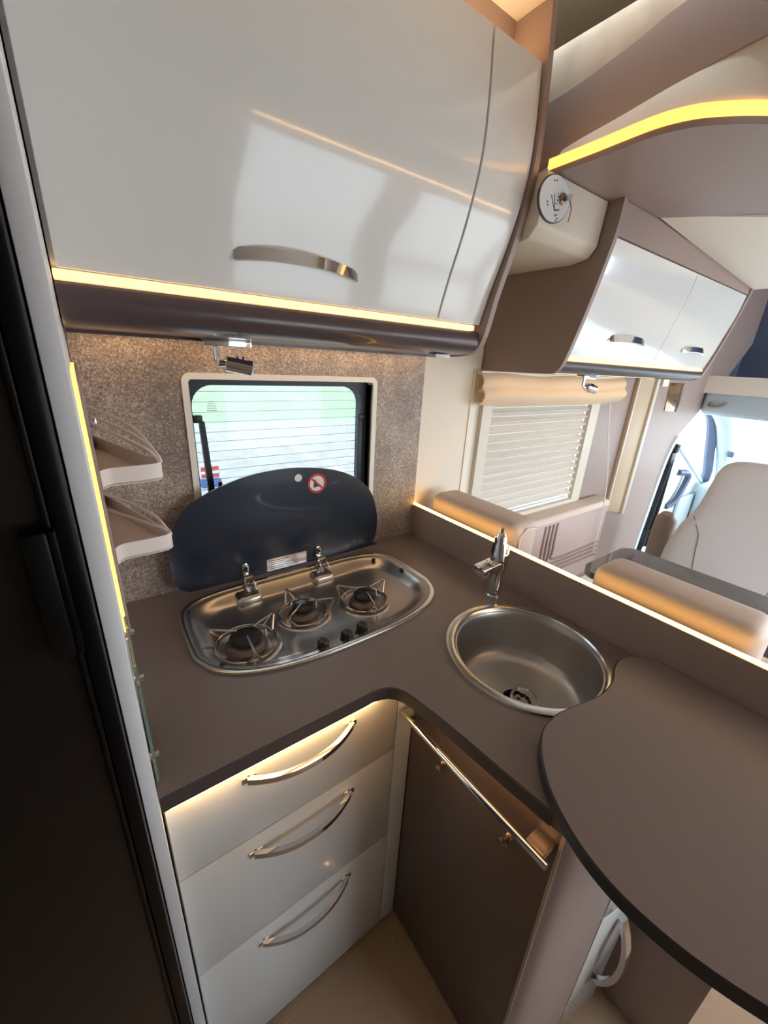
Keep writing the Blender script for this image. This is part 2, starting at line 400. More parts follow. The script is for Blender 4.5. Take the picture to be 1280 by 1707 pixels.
wt = thing('worktop', 'brown-grey laminate L-shaped kitchen worktop holding hob and round sink', 'worktop', (-0.45, -0.3, 0.87))
MB().plate(outer, [hobcut, sinkcut], 0.872, 0.90).build('surface', 'worktop', wt)
mb = MB(); fr = outer[1:13]
rows = [[(x, y, 0.898) for x, y in fr], [(x, y, 0.870) for x, y in fr]]
off = []
for i, (x, y) in enumerate(fr):
    a = fr[max(i - 1, 0)]; c = fr[min(i + 1, len(fr) - 1)]; d = Vector((c[0] - a[0], c[1] - a[1])).normalized(); off.append((x - (-d.y) * -0.0025 * -1, y + d.x * -0.0025))
def offs(path, d):
    out = []
    for i, (x, y) in enumerate(path):
        a = path[max(i - 1, 0)]; c = path[min(i + 1, len(path) - 1)]; t = Vector((c[0] - a[0], c[1] - a[1])).normalized()
        out.append((x + t.y * d, y - t.x * d))
    return out
o2 = offs(fr, 0.003)
mb.sheet([[(x, y, 0.8995) for x, y in fr], [(x, y, 0.8975) for x, y in o2], [(x, y, 0.8735) for x, y in o2], [(x, y, 0.8715) for x, y in fr]]); mb.build('edge_band', 'edge_brown', wt)

# drawer unit
YD = -0.535
du = thing('drawer_unit', 'white drawer unit with three drawers under the hob', 'drawer unit', (-0.66, -0.3, 0.0))
MB().box(-0.894, -0.412, YD + 0.02, -0.01, 0.03, 0.871).build('body', 'white_satin', du)
MB().box(-0.892, -0.412, YD + 0.03, -0.02, 0.0, 0.035).build('plinth', 'brown_dark', du)
MB().box(-0.455, -0.411, YD, YD + 0.02, 0.012, 0.871, 0.001).build('filler_panel', 'white_satin', du)
for z0, z1, hz in ((0.675, 0.871, 0.822), (0.387, 0.672, 0.632), (0.012, 0.384, 0.345)):
    dr = MB().box(-0.892, -0.457, YD, YD + 0.019, z0, z1, 0.0015).build('drawer', 'white_satin', du)
    h = bow(0.205, 0.030, 0.012, 0.008).xf(T(-0.672, YD, hz)).build('handle', 'chrome', dr)
    for s in (-1, 1): MB().box(-0.672 + s * 0.098 - 0.012, -0.672 + s * 0.098 + 0.012, YD - 0.004, YD, hz - 0.006, hz + 0.006, 0.001).build('handle_foot', 'chrome', dr)
# LED strip below the worktop front
ld = thing('counter_light_strip', 'warm light strip hidden under the worktop front above the drawers', 'light strip', (-0.66, -0.55, 0.868))
MB().box(-0.885, -0.50, -0.552, -0.545, 0.8635, 0.872).build('led_strip', 'led_counter', ld)
ld2 = thing('rail_light_strip', 'warm light strip hidden under the worktop edge above the towel rail', 'light strip', (-0.44, -0.7, 0.868))
mb = MB(); mb.extr([(-0.468, -0.62, 0.8635), (-0.437, -0.88, 0.8635), (-0.431, -0.88, 0.8635), (-0.462, -0.62, 0.8635)], (0, 0, 0.0085)); mb.build('led_strip', 'led_rail', ld2)

# peninsula cabinet below the sink
pc = thing('sink_cabinet', 'dark brown sink cabinet with towel rail and curved end', 'cabinet', (-0.2, -0.7, 0.0))
XD = -0.41
MB().box(XD + 0.035, -0.004, -0.88, YD, 0.02, 0.70).build('body', 'brown_dark', pc)
MB().box(XD + 0.012, XD + 0.03, -0.88, YD, 0.0, 0.871).build('back_panel', 'brown_trim', pc)
dr = MB().box(XD, XD + 0.012, -0.8815, YD - 0.001, 0.012, 0.80, 0.001).build('door', 'brown_door', pc)
MB().box(XD, XD + 0.012, -0.8815, YD - 0.001, 0.80, 0.871, 0.0).build('top_rail_panel', 'brown_door', pc)
for y, z in ((-0.637, 0.706), (-0.804, 0.71)):
    mb = MB(); mb.lathe([(0.0, 0), (0.008, 0), (0.007, 0.003), (0.0045, 0.005), (0.0045, 0.010), (0.009, 0.013), (0.009, 0.016), (0.0, 0.018)], 0, 0, 16)
    mb.xf(T(XD, y, z) @ RY(-PI / 2)).build('knob', 'brass', dr)
MB().box(XD - 0.003, XD + 0.016, -0.8875, -0.8822, 0.0, 0.871).build('edge_strip', 'brown_trim', pc)
colp = catmull([(-0.412, -0.885, 0), (-0.392, -0.903, 0), (-0.345, -0.917, 0), (-0.28, -0.925, 0), (-0.209, -0.931, 0)], 6)
mb = MB(); mb.extr([tuple(p) for p in colp] + [(-0.209, -0.915, 0), (-0.38, -0.885, 0)], (0, 0, 0.871)); mb.build('curved_panel', 'brown_trim', pc)
A = Vector((-0.206, -0.931, 0)); B = Vector((-0.097, -0.954, 0)); d = (B - A).normalized(); nrm = Vector((d.y, -d.x, 0))
ang = math.atan2(d.y, d.x)
def endbox(u0, u1, v0, v1, z0, z1, bev=0.0): return MB().box(u0, u1, v0, v1, z0, z1, bev).xf(T(A.x, A.y, 0) @ RZ(ang))
ed = endbox(0.0, 0.108, -0.002, 0.016, 0.012, 0.44, 0.001).build('end_door', 'white_gloss', pc)
endbox(0.0, 0.108, -0.002, 0.016, 0.443, 0.871, 0.001).build('end_panel', 'white_gloss', pc)
mb = bow(0.25, 0.032, 0.016, 0.011); mb.xf(T(A.x, A.y, 0) @ RZ(ang) @ T(0.07, -0.002, 0.27) @ RY(PI / 2)); mb.build('end_handle', 'chrome', ed)
# towel rail
tr = pc
yA, yB = -0.548, -0.887
rb = MB().tube([(-0.452, yA, 0.789), (-0.452, yB, 0.797)], 0.0065, 12).build('towel_bar', 'chrome', pc)
for y in (-0.566, -0.862): MB().box(-0.452, XD + 0.001, y - 0.016, y + 0.016, 0.789, 0.797, 0.001).build('rail_bracket', 'chrome_soft', pc)

# half wall between worktop and dinette
hw = thing('half_wall', 'low brown partition behind the sink with glowing top edge', 'partition', (0.02, -0.5, 0.0))
MB().box(0.0, 0.022, -1.105, -0.002, 0.0, 1.008, 0.001).build('panel', 'brown_trim', hw)
MB().box(-0.057, 0.0, -1.105, -0.945, 0.0, 0.898, 0.001).build('end_block', 'brown_trim', hw)
MB().box(0.003, 0.013, -1.104, -0.003, 1.007, 1.0125).build('led_strip', 'led_line', hw)

# worktop extension flap with cut-out for the sink
flap = [(-0.003, -0.822), (-0.03, -0.798), (-0.05, -0.788), (-0.075, -0.783), (-0.109, -0.790), (-0.14, -0.803), (-0.17, -0.809), (-0.207, -0.810), (-0.245, -0.803), (-0.297, -0.792), (-0.332, -0.791), (-0.359, -0.795), (-0.382, -0.806), (-0.408, -0.825), (-0.437, -0.855), (-0.458, -0.888), (-0.473, -0.922), (-0.481, -0.957), (-0.4825, -0.995), (-0.475, -1.045), (-0.456, -1.10), (-0.425, -1.165), (-0.38, -1.23), (-0.32, -1.29), (-0.25, -1.335), (-0.16, -1.365), (-0.06, -1.375), (-0.003, -1.375)]
fl_ = [tuple(p)[:2] for p in catmull([(x, y, 0) for x, y in flap], 3)]
ft = thing('worktop_flap', 'brown-grey rounded worktop extension overlapping the sink with dark edge', 'worktop flap', (-0.24, -1.0, 0.90))
MB().plate(fl_, [], 0.901, 0.922).build('surface', 'worktop', ft)
o2 = offs(fl_, -0.003)
o2 = offs(fl_, 0.003)
c0 = Vector((-0.24, -1.08)); 
if (Vector(o2[40]) - c0).length < (Vector(fl_[40]) - c0).length: o2 = offs(fl_, -0.003)
MB().sheet([[(x, y, 0.9215) for x, y in fl_], [(x, y, 0.9195) for x, y in o2], [(x, y, 0.9025) for x, y in o2], [(x, y, 0.9005) for x, y in fl_]]).build('edge_band', 'edge_dark', ft)

# ------------------------------------------------------------------ sink and tap
sk = thing('round_sink', 'round brushed steel sink set into the worktop', 'sink', (SNK[0], SNK[1], 0.76))
sx, sy, sr = SNK
MB().lathe([(sr - 0.020, 0.9005), (sr - 0.017, 0.9045), (sr - 0.010, 0.9055), (sr, 0.9045), (sr + 0.0015, 0.9005)], sx, sy, 64).build('rim', 'chrome_soft', sk)
MB().lathe([(sr - 0.0195, 0.9015), (sr - 0.0215, 0.8975), (sr - 0.024, 0.8968), (sr - 0.0255, 0.8945), (sr - 0.0275, 0.88), (sr - 0.030, 0.80), (sr - 0.034, 0.785), (sr - 0.044, 0.774), (sr - 0.06, 0.769), (0.06, 0.764), (0.032, 0.763)], sx, sy, 64).build('basin', 'steel_sink', sk)
dn = MB().lathe([(0.033, 0.7635), (0.031, 0.7655), (0.026, 0.7645), (0.022, 0.757), (0.0, 0.756)], sx + 0.02, sy - 0.008, 32).build('drain', 'chrome', sk)
for k in range(6):
    a = k * PI / 3; MB().lathe([(0.0, 0.7568), (0.0045, 0.7568), (0.0045, 0.756)], sx + 0.02 + 0.013 * math.cos(a), sy - 0.008 + 0.013 * math.sin(a), 10).build('drain_hole', 'knob_black', dn)
tp = thing('tap', 'chrome mixer tap standing behind the round sink', 'tap', (-0.074, -0.452, 0.90))
MB().lathe([(0.0, 0.899), (0.021, 0.899), (0.021, 0.905), (0.0185, 0.908), (0.0175, 0.97), (0.0175, 0.975), (0.0, 0.976)], -0.074, -0.452, 28).build('body', 'chrome', tp)
MB().lathe([(0.0, 0.974), (0.0205, 0.974), (0.0205, 0.982), (0.016, 0.984), (0.0, 0.985)], -0.074, -0.452, 28).build('collar', 'chrome_soft', tp)
mb = MB(); mb.tube([(-0.074, -0.452, 0.982), (-0.074, -0.452, 1.0), (-0.070, -0.447, 1.03), (-0.066, -0.443, 1.05)], [0.021, 0.024, 0.024, 0.021], 20); mb.build('upper_body', 'chrome', tp)
sd = Vector((-0.9, 0.1, 0)).normalized(); a = math.atan2(sd.y, sd.x)
MB().box(0.0, 0.070, -0.021, 0.021, -0.013, 0.013, 0.005).xf(T(-0.074, -0.452, 0.998) @ RZ(a) @ RY(math.radians(10))).build('spout', 'chrome', tp)
lv = MB().tube([(-0.066, -0.443, 1.045), (-0.064, -0.440, 1.062), (-0.060, -0.437, 1.075)], [0.017, 0.0165, 0.010], 16).build('lever_dome', 'chrome', tp)
MB().box(-0.006, 0.03, -0.0045, 0.0045, 0, 0.006, 0.002).xf(T(-0.064, -0.440, 1.072) @ RZ(math.radians(215)) @ RY(math.radians(-55))).build('lever', 'chrome', tp)

# ------------------------------------------------------------------ hob with glass lid
hb = thing('gas_hob', 'stainless three-burner gas hob with raised dark glass lid', 'hob', (HOB[0], HOB[1], 0.89))
def lp(s, z): return [(x, y, z) for x, y in superell(*HOB, 2.9, 5, 96, s)]
MB().sheet([lp(0.002, 0.8995), lp(0, 0.902), lp(0.001, 0.9055), lp(0.005, 0.907), lp(0.011, 0.9055)], closed_u=True).build('rim', 'chrome_soft', hb)
def pan(s, z, sh=0.0):
    out = []
    for x, y in superell(*HOB, 2.9, 5, 96, s): out.append((x, min(y, HOB[1] + HOB[3] - 0.055) if s > 0.045 else y, z))
    return out
rows = [lp(0.0105, 0.9058), lp(0.014, 0.9035), lp(0.020, 0.9025), lp(0.026, 0.900), pan(0.036, 0.893), pan(0.048, 0.884), pan(0.060, 0.880), pan(0.10, 0.879), pan(0.14, 0.879)]
cc = [(HOB[0] + (x - HOB[0]) * 0.0 + 0, HOB[1], 0.879) for x, y in superell(*HOB, 2.9, 5, 96, 0.1)]
mid = [(x, HOB[1] - 0.01 + (y - HOB[1]) * 0.3, 0.879) for x, y, z in rows[-1]]
mb = MB().sheet(rows + [mid], closed_u=True)
vs_ = [v for v in mb.bm.verts if v.is_boundary and abs(v.co.z - 0.879) < 1e-6]
es_ = [e_ for e_ in mb.bm.edges if e_.is_boundary and abs(e_.verts[0].co.z - 0.879) < 1e-6 and abs(e_.verts[1].co.z - 0.879) < 1e-6]
bmesh.ops.holes_fill(mb.bm, edges=es_, sides=0)
mb.build('pan', 'steel', hb, smooth=60)
# raised hinge plinths at the back
for x in (-0.625, -0.415):
    MB().box(x - 0.032, x + 0.032, -0.135, -0.085, 0.878, 0.9015, 0.011, 4).build('hinge_plinth', 'steel', hb)
# burners: well ring, base, cap and wire pan support
burn = [(-0.686, -0.282, 0.060, 0.034, 25), (-0.532, -0.240, 0.054, 0.026, 100), (-0.372, -0.272, 0.055, 0.029, 15)]
for i, (bx, by, rr, rc, rot) in enumerate(burn):
    br = MB().lathe([(rr + 0.016, 0.8792), (rr + 0.012, 0.8825), (rr + 0.006, 0.8825), (rr, 0.8797), (0.02, 0.8795)], bx, by, 40).build('burner_well', 'steel', hb)
    MB().lathe([(rc + 0.010, 0.879), (rc + 0.010, 0.884), (rc + 0.003, 0.887), (rc, 0.891), (rc, 0.896), (0, 0.896)], bx, by, 32).build('burner_base', 'burner_base', br)
    MB().lathe([(rc - 0.002, 0.895), (rc + 0.001, 0.897), (rc + 0.001, 0.903), (rc - 0.003, 0.906), (0, 0.907)], bx, by, 32).build('burner_cap', 'burner_black', br)
    MB().tube([(bx + rc + 0.012, by + 0.006, 0.879), (bx + rc + 0.012, by + 0.006, 0.9)], 0.002, 6).build('igniter', 'white_print', br)
    ps = MB().tube([(bx + (rr + 0.004) * math.cos(t * PI / 20), by + (rr + 0.004) * math.sin(t * PI / 20), 0.887) for t in range(40)], 0.0026, 6, closed=True)
    for k in range(3):
        aa = math.radians(rot + 120 * k); cr, sr_ = math.cos(aa), math.sin(aa); tx, ty = -sr_, cr
        def q(r, t, z): return (bx + r * cr + t * tx, by + r * sr_ + t * ty, z)
        ps.tube([q(rr + 0.004, 0.014, 0.887), q(rr + 0.022, 0.002, 0.914), q(rr + 0.018, 0.0, 0.917), q(rc * 0.55, 0.0, 0.917)], 0.0025, 6)
        ps.tube([q(rr + 0.004, -0.014, 0.887), q(rr + 0.022, -0.002, 0.914)], 0.0025, 6)
        ps.tube([q(rr + 0.004, 0.0, 0.880), q(rr + 0.004, 0.0, 0.889)], 0.005, 8)
    ps.build('pan_support', 'wire', hb)
for x, y, r in ((-0.555, -0.388, 0.0155), (-0.497, -0.390, 0.0165), (-0.452, -0.384, 0.0165)):
    MB().lathe([(r, 0.878), (r, 0.885), (r * 0.85, 0.887), (r * 0.8, 0.906), (r * 0.6, 0.910), (0, 0.911)], x, y, 20).build('knob', 'knob_black', hb)
MB().lathe([(0.006, 0.878), (0.006, 0.888), (0, 0.889)], -0.531, -0.397, 12).build('ignition_button', 'knob_black', hb)
for x, y in ((-0.772, -0.125), (-0.205, -0.215), (-0.752, -0.342), (-0.24, -0.12)):
    MB().lathe([(0.006, 0.8985), (0.006, 0.9035), (0.0, 0.9038)], x, y, 12).build('screw_cap', 'knob_black', hb)
# lid, standing upright behind the hob
lidp = [(-0.772, 0.925), (-0.783, 0.955), (-0.785, 0.99), (-0.777, 1.06), (-0.751, 1.115), (-0.70, 1.155), (-0.606, 1.189), (-0.513, 1.201), (-0.429, 1.198), (-0.336, 1.180), (-0.256, 1.142), (-0.208, 1.088), (-0.186, 1.015), (-0.187, 0.955), (-0.20, 0.925), (-0.225, 0.912), (-0.75, 0.912)]
lc = catmull([(x, -0.052, z) for x, z in lidp], 4)
ld_ = MB().extr([tuple(p) for p in lc], (0, 0.005, 0)).build('lid', 'lid_glass', hb)
for x in (-0.612, -0.397):
    h = MB().extr([(x - 0.009, -0.057, 0.918), (x + 0.009, -0.057, 0.918), (x + 0.009, -0.057, 0.95), (x + 0.005, -0.057, 0.957), (x - 0.005, -0.057, 0.957), (x - 0.009, -0.057, 0.95)], (0, 0.005, 0), 0.001).build('lid_hinge', 'chrome', hb)
    MB().tube([(x, -0.058, 0.943), (x, -0.0615, 0.943)], 0.0055, 12).build('hinge_bolt', 'knob_black', h)
    for s in (-1, 1): MB().tube([(x + s * 0.008, -0.057, 0.93), (x + s * 0.009, -0.075, 0.925), (x + s * 0.011, -0.095, 0.911), (x + s * 0.011, -0.105, 0.90)], 0.0036, 8).build('hinge_arm', 'chrome', h)
    MB().tube([(x - 0.011, -0.075, 0.926), (x + 0.011, -0.075, 0.926)], 0.005, 10).build('hinge_pin', 'brass', h)
MB().box(-0.552, -0.434, -0.0535, -0.0522, 0.914, 0.951).build('rating_plate', 'mirror_label', ld_)
mb = MB()
for k in range(5): mb.box(-0.545, -0.50 + 0.012 * (k % 3), -0.0542, -0.0536, 0.920 + k * 0.006, 0.9212 + k * 0.006)
mb.build('plate_print', 'ink', ld_)
def disc_y(cx, y, cz, r, th, seg=32):
    mb = MB(); mb.lathe([(0, 0), (r, 0), (r, th), (0, th)], 0, 0, seg); mb.xf(T(cx, y, cz) @ RX(PI / 2)); return mb
st = disc_y(-0.398, -0.0522, 1.150, 0.0285, 0.0008).build('no_flame_sign', 'white_print', ld_)
mb = MB(); ang_ = [2 * PI * k / 40 for k in range(40)]
ring_y(mb, [(-0.398 + 0.022 * math.cos(a), 1.150 + 0.022 * math.sin(a)) for a in ang_], [(-0.398 + 0.0285 * math.cos(a), 1.150 + 0.0285 * math.sin(a)) for a in ang_], -0.0538, -0.0531)
mb.extr([(-0.415, -0.0538, 1.162), (-0.411, -0.0538, 1.166), (-0.381, -0.0538, 1.138), (-0.385, -0.0538, 1.134)], (0, 0.0006, 0)); mb.build('sign_ring', 'red_print', ld_)
mb = MB(); mb.extr([(-0.408, -0.0536, 1.138), (-0.390, -0.0536, 1.142), (-0.388, -0.0536, 1.146), (-0.396, -0.0536, 1.144), (-0.402, -0.0536, 1.152), (-0.400, -0.0536, 1.163), (-0.407, -0.0536, 1.156)], (0, 0.0006, 0)); mb.build('sign_print', 'ink', ld_)
disc_y(-0.453, -0.0522, 1.172, 0.0105, 0.0008).build('round_sticker', 'white_print', ld_)

# ------------------------------------------------------------------ overhead cabinet above the hob
oc = thing('overhead_cabinet', 'white gloss overhead cabinet with curved doors above the hob', 'cabinet', (-0.45, -0.1, 1.5))
front = [(-0.226, 1.578), (-0.238, 1.618), (-0.253, 1.663), (-0.289, 1.76), (-0.314, 1.858), (-0.318, 1.952), (-0.310, 2.068)]
fc = catmull([(0, y, z) for y, z in front], 6)
def offprof(P, d):
    out = []
    for i, p in enumerate(P):
        a = P[max(i - 1, 0)]; c = P[min(i + 1, len(P) - 1)]; t = (c - a).normalized(); out.append(Vector((0, p.y + t.z * d, p.z - t.y * d)))
    return out
def door_curved(x0, x1, parent, name='door', P=fc, th=0.016, m='white_gloss'):
    back = offprof(P, th)
    mb = MB(); mb.extr([(x0, p.y, p.z) for p in P] + [(x0, p.y, p.z) for p in back[::-1]], (x1 - x0, 0, 0), 0.001, 1)
    return mb.build(name, m, parent, smooth=25)
bk = offprof(fc, 0.02)
mb = MB(); mb.extr([(-0.894, p.y, p.z) for p in bk] + [(-0.894, -0.003, 2.068), (-0.894, -0.003, 1.535)], (0.886, 0, 0)); mb.build('body', 'white_satin', oc)
d1 = door_curved(-0.888, -0.1625, oc); d2 = door_curved(-0.1575, -0.0105, oc)
hy = -0.2415
hd = bow(0.243, 0.026, 0.020, 0.004, 24).xf(T(-0.524, hy, 1.632) @ RX(math.radians(-14))).build('handle', 'chrome', d1)
endo = [(-0.003, 1.500), (-0.118, 1.500), (-0.166, 1.502), (-0.205, 1.509), (-0.224, 1.520), (-0.236, 1.536), (-0.246, 1.56), (-0.258, 1.61), (-0.268, 1.65), (-0.302, 1.76), (-0.3235, 1.859), (-0.327, 1.952), (-0.321, 2.071), (-0.312, 2.166)]
ec = catmull([(0, y, z) for y, z in endo], 4)
mb = MB(); mb.extr([(-0.0085, p.y, p.z) for p in ec] + [(-0.0085, -0.003, 2.166)], (0.0165, 0, 0)); mb.build('end_panel', 'brown_trim', oc, smooth=25)
val = catmull([(0, y, z) for y, z in [(-0.223, 1.562), (-0.231, 1.545), (-0.229, 1.528), (-0.213, 1.512), (-0.180, 1.505), (-0.12, 1.503), (-0.003, 1.503)]], 5)
mb = MB(); mb.extr([(-0.894, p.y, p.z) for p in val] + [(-0.894, -0.003, 1.555), (-0.894, -0.19, 1.555)], (0.8855, 0, 0)); mb.build('valance', 'valance_dark', oc, smooth=50)
MB().box(-0.894, -0.03, -0.2285, -0.205, 1.5635, 1.5765, 0.002).build('led_strip', 'led_warm', oc)
MB().box(-0.88, -0.02, -0.05, -0.03, 1.5018, 1.5035).build('under_light', 'led_slot', oc)
MB().box(-0.892, -0.01, -0.057, -0.053, 1.4972, 1.5038).build('added_light_lip', 'valance_dark', oc)  # added lip, only there to hide the under-cabinet strip from the camera
MB().box(-0.117, -0.065, -0.185, -0.155, 1.494, 1.5035, 0.002).build('switch', 'white_panel', oc)
MB().box(-0.894, -0.0085, -0.225, -0.205, 2.066, 2.168).build('top_fascia', 'brown_trim', oc)
tl = thing('cabinet_top_light', 'warm light strip on top of the overhead cabinet above the hob', 'light strip', (-0.45, -0.26, 2.066))
MB().box(-0.85, -0.03, -0.265, -0.245, 2.067, 2.074).build('led_strip', 'led_top', tl)
# little reading spot under it
def spot(loc, label, sc=1.0, dirx=1):
    t = thing('spotlight', label, 'spotlight', loc, None); x, y, z = loc
    MB().box(x - 0.048 * sc, x + 0.048 * sc, y - 0.018 * sc, y + 0.018 * sc, z - 0.016 * sc, z + 0.001, 0.003).build('mount', 'chrome', t)
    MB().tube([(x - 0.022 * sc, y - 0.004, z - 0.012 * sc), (x - 0.022 * sc, y - 0.004, z - 0.042 * sc), (x - 0.018 * sc, y - 0.006, z - 0.048 * sc), (x, y - 0.01, z - 0.048 * sc)], 0.0065 * sc, 10).build('stem', 'chrome', t)
    hd = MB(); hd.tube([(x - 0.008 * sc, y - 0.01, z - 0.047 * sc), (x - 0.005 * sc, y - 0.01, z - 0.047 * sc), (x + 0.043 * sc, y - 0.022 * sc, z - 0.056 * sc), (x + 0.046 * sc, y - 0.023 * sc, z - 0.0565 * sc)], [0.010 * sc, 0.0165 * sc, 0.0165 * sc, 0.013 * sc], 20)
    h = hd.build('lamp_head', 'chrome', t)
    for q in (0.012, 0.024): MB().tube([(x + q * sc, y - 0.0125, z - 0.0495 * sc), (x + (q + 0.004) * sc, y - 0.0135, z - 0.0503 * sc)], 0.0175 * sc, 20).build('cooling_rib', 'rubber', h)
    return t
spot((-0.628, -0.10, 1.504), 'chrome swivel spotlight under the overhead cabinet above the hob')

# ------------------------------------------------------------------ fridge, side panel, backlit board, racks
struct(MB().box(-0.913, -0.896, -0.560, -0.002, 0.0, ZK, 0.001).build('trim_3', 'white_panel'), 'white side panel between fridge and kitchen')
fg = thing('fridge', 'tall black glossy fridge beside the white side panel', 'fridge', (-1.2, -0.3, 0.0))
MB().box(-1.50, -0.915, -0.54, -0.01, 0.0, 2.10).build('body', 'fridge_black', fg)
fd = MB().box(-1.50, -0.931, -0.575, -0.542, 0.30, 2.09, 0.003).build('door', 'fridge_black', fg)
MB().box(-0.931, -0.9145, -0.583, -0.54, 0.02, 2.10, 0.004).build('edge_profile', 'fridge_frame', fg)
MB().box(-0.9365, -0.9315, -0.584, -0.57, 0.30, 2.09, 0.0015).build('edge_bead', 'handle_black', fg)
hh = MB().box(-0.954, -0.9345, -0.597, -0.572, 1.190, 1.322, 0.003).build('handle', 'handle_black', fd)
MB().box(-0.9345, -0.929, -0.595, -0.572, 1.190, 1.322, 0.001).build('handle_lip', 'fridge_frame', fd)
bb = thing('backlit_board', 'slim brown board with golden backlight on the white side panel', 'board', (-0.893, -0.25, 1.05))
bp_ = rrect(-0.40, -0.04, 1.055, 1.447, 0.03)
MB().extr([(-0.8912, y, z) for y, z in bp_], (0.0040, 0, 0), 0.0008, 1).build('board', 'brown_trim', bb)
lb = [(-0.398, 1.06), (-0.39, 1.06), (-0.39, 1.425), (-0.36, 1.442), (-0.05, 1.442), (-0.05, 1.446), (-0.372, 1.446), (-0.398, 1.43)]
MB().extr([(-0.8962, y, z) for y, z in lb], (0.0050, 0, 0)).build('led_strip', 'led_gold', bb)
gg = thing('glass_guard', 'green-edged glass splash guard on studs beside the worktop end', 'glass guard', (-0.89, -0.4, 0.90))
MB().box(-0.8935, -0.8895, -0.530, -0.405, 0.9005, 1.105, 0.0006, 1).build('sheet', 'glass_green', gg)
for y, z in ((-0.505, 0.925), (-0.505, 1.065), (-0.43, 1.09)):
    MB().tube([(-0.8965, y, z), (-0.8840, y, z)], 0.0055, 14).build('stud', 'chrome', gg)
def rack(z, label, rails, y0=-0.345, y1=-0.05):
    t = thing('spice_rack', label, 'rack', (-0.886, -0.2, z), 'spice racks on the backlit board')
    xb, xt = -0.8865, -0.806
    def plan(o): 
        return catmull([(xb, y0 - 0.014, 0), (xb + 0.010, y0 - 0.002 , 0), (xb + 0.03, y0, 0), (xt - 0.018, y0 + 0.002, 0), (xt - 0.004, y0 + 0.008, 0), (xt, y0 + 0.024, 0), (xt - 0.012, y0 + 0.06, 0), (xt - 0.022, y0 + 0.09, 0), (xb, y1, 0)], 5)
    P = [(p.x, p.y) for p in plan(0)]
    inn = offs(P, 0.0022)
    if inn[20][0] > P[20][0] or inn[20][1] < P[20][1]: inn = offs(P, -0.0022)
    hgt = 0.027
    mb = MB(); mb.sheet([[(x, y, z) for x, y in P], [(x, y, z + hgt) for x, y in P], [(x, y, z + hgt) for x, y in inn], [(x, y, z) for x, y in inn]], closed_v=True); mb.build('band', 'rack_plastic', t, smooth=50)
    MB().extr([(x, y, z + 0.001) for x, y in P] , (0, 0, 0.003)).build('shelf', 'rack_plastic', t)
    for pts in rails:
        MB().tube(catmull([(x, y, z + dz) for x, y, dz in pts], 5), 0.0026, 8).build('rail', 'rack_plastic', t)
    return t
RA = [(-0.887, -0.12, 0.089), (-0.85, -0.17, 0.074), (-0.824, -0.22, 0.059), (-0.808, -0.31, 0.034), (-0.806, -0.325, 0.024)]
RB = [(-0.887, -0.20, 0.070), (-0.846, -0.26, 0.054), (-0.816, -0.305, 0.038), (-0.808, -0.325, 0.024)]
RC = [(-0.887, -0.16, 0.078), (-0.846, -0.22, 0.063), (-0.818, -0.27, 0.046), (-0.807, -0.32, 0.024)]
rack(1.287, 'cream bent-plastic spice rack, upper one on the backlit board', (RA, RB, RC))
R2A = [(-0.887, -0.12, 0.043), (-0.85, -0.18, 0.037), (-0.820, -0.25, 0.031), (-0.810, -0.31, 0.026), (-0.806, -0.325, 0.02)]
R2B = [(-0.887, -0.20, 0.037), (-0.85, -0.26, 0.033), (-0.817, -0.31, 0.028), (-0.808, -0.325, 0.02)]
rack(1.168, 'cream bent-plastic spice rack, lower one on the backlit board', (R2A, R2B))
# small clip on the upper rack
tag(MB().box(-0.8875, -0.876, -0.20, -0.188, 1.350, 1.366, 0.002).build('rack_clip', 'chrome_soft'), 'small metal clip on the board above the upper spice rack', 'clip')

# ================================================================== UPPER RIGHT: bed lift cover, drop-down bed
bx = thing('lift_cover', 'cream plastic housing with round key lock between the overhead cabinets', 'housing', (0.14, -0.2, 1.76))
cp = [(-0.003, 1.752), (-0.28, 1.752), (-0.325, 1.760), (-0.345, 1.785), (-0.352, 1.885), (-0.003, 1.885)]
MB().extr([(0.009, y, z) for y, z in cp], (0.264, 0, 0), 0.006, 2).build('shell', 'cream_plastic', bx)
lk = MB()
pl = [(0.046 + 0.056 * math.cos(2 * PI * k / 40) * (1.0), 1.838 + 0.042 * math.sin(2 * PI * k / 40)) for k in range(40)]
def cov(x, z, o): return (x, -0.3505 - (z - 1.838) * 0.07 - o, z)
def covmesh(name, poly, o, th, m):
    return MB().extr([cov(x, z, o) for x, z in poly], (0, th, 0)).build(name, m, bx)
covmesh('lock_rim', [(0.046 + (x - 0.046) * 1.05, 1.838 + (z - 1.838) * 1.05) for x, z in pl], 0.0015, 0.003, 'ink')
covmesh('lock_plate', pl, 0.003, 0.003, 'label_grey')
def stroke(pts, wd):
    out = []
    for (x0, z0), (x1, z1) in zip(pts[:-1], pts[1:]):
        d = Vector((x1 - x0, z1 - z0)).normalized(); n = Vector((-d.y, d.x)) * wd / 2
        out.append([(x0 + n.x, z0 + n.y), (x0 - n.x, z0 - n.y), (x1 - n.x, z1 - n.y), (x1 + n.x, z1 + n.y)])
    return out
mb = MB()
for poly in stroke([(0.030, 1.842), (0.052, 1.818), (0.070, 1.823), (0.052, 1.820), (0.040, 1.846)], 0.0018): mb.extr([cov(x, z, 0.0036) for x, z in poly], (0, 0.0006, 0))
for x, z in ((0.058, 1.845), (0.056, 1.838), (0.053, 1.831), (0.063, 1.812), (0.068, 1.806), (0.058, 1.810), (0.064, 1.801), (0.02, 1.828), (0.024, 1.823), (0.030, 1.868), (0.038, 1.870)): mb.extr([cov(x + a, z + b_, 0.0036) for a, b_ in ((-0.0018, -0.0015), (0.0018, -0.0015), (0.0018, 0.0015), (-0.0018, 0.0015))], (0, 0.0006, 0))
lp_ = mb.build('lock_print', 'ink', bx); lp_['kind'] = 'stuff'
kx, kz = 0.072, 1.843
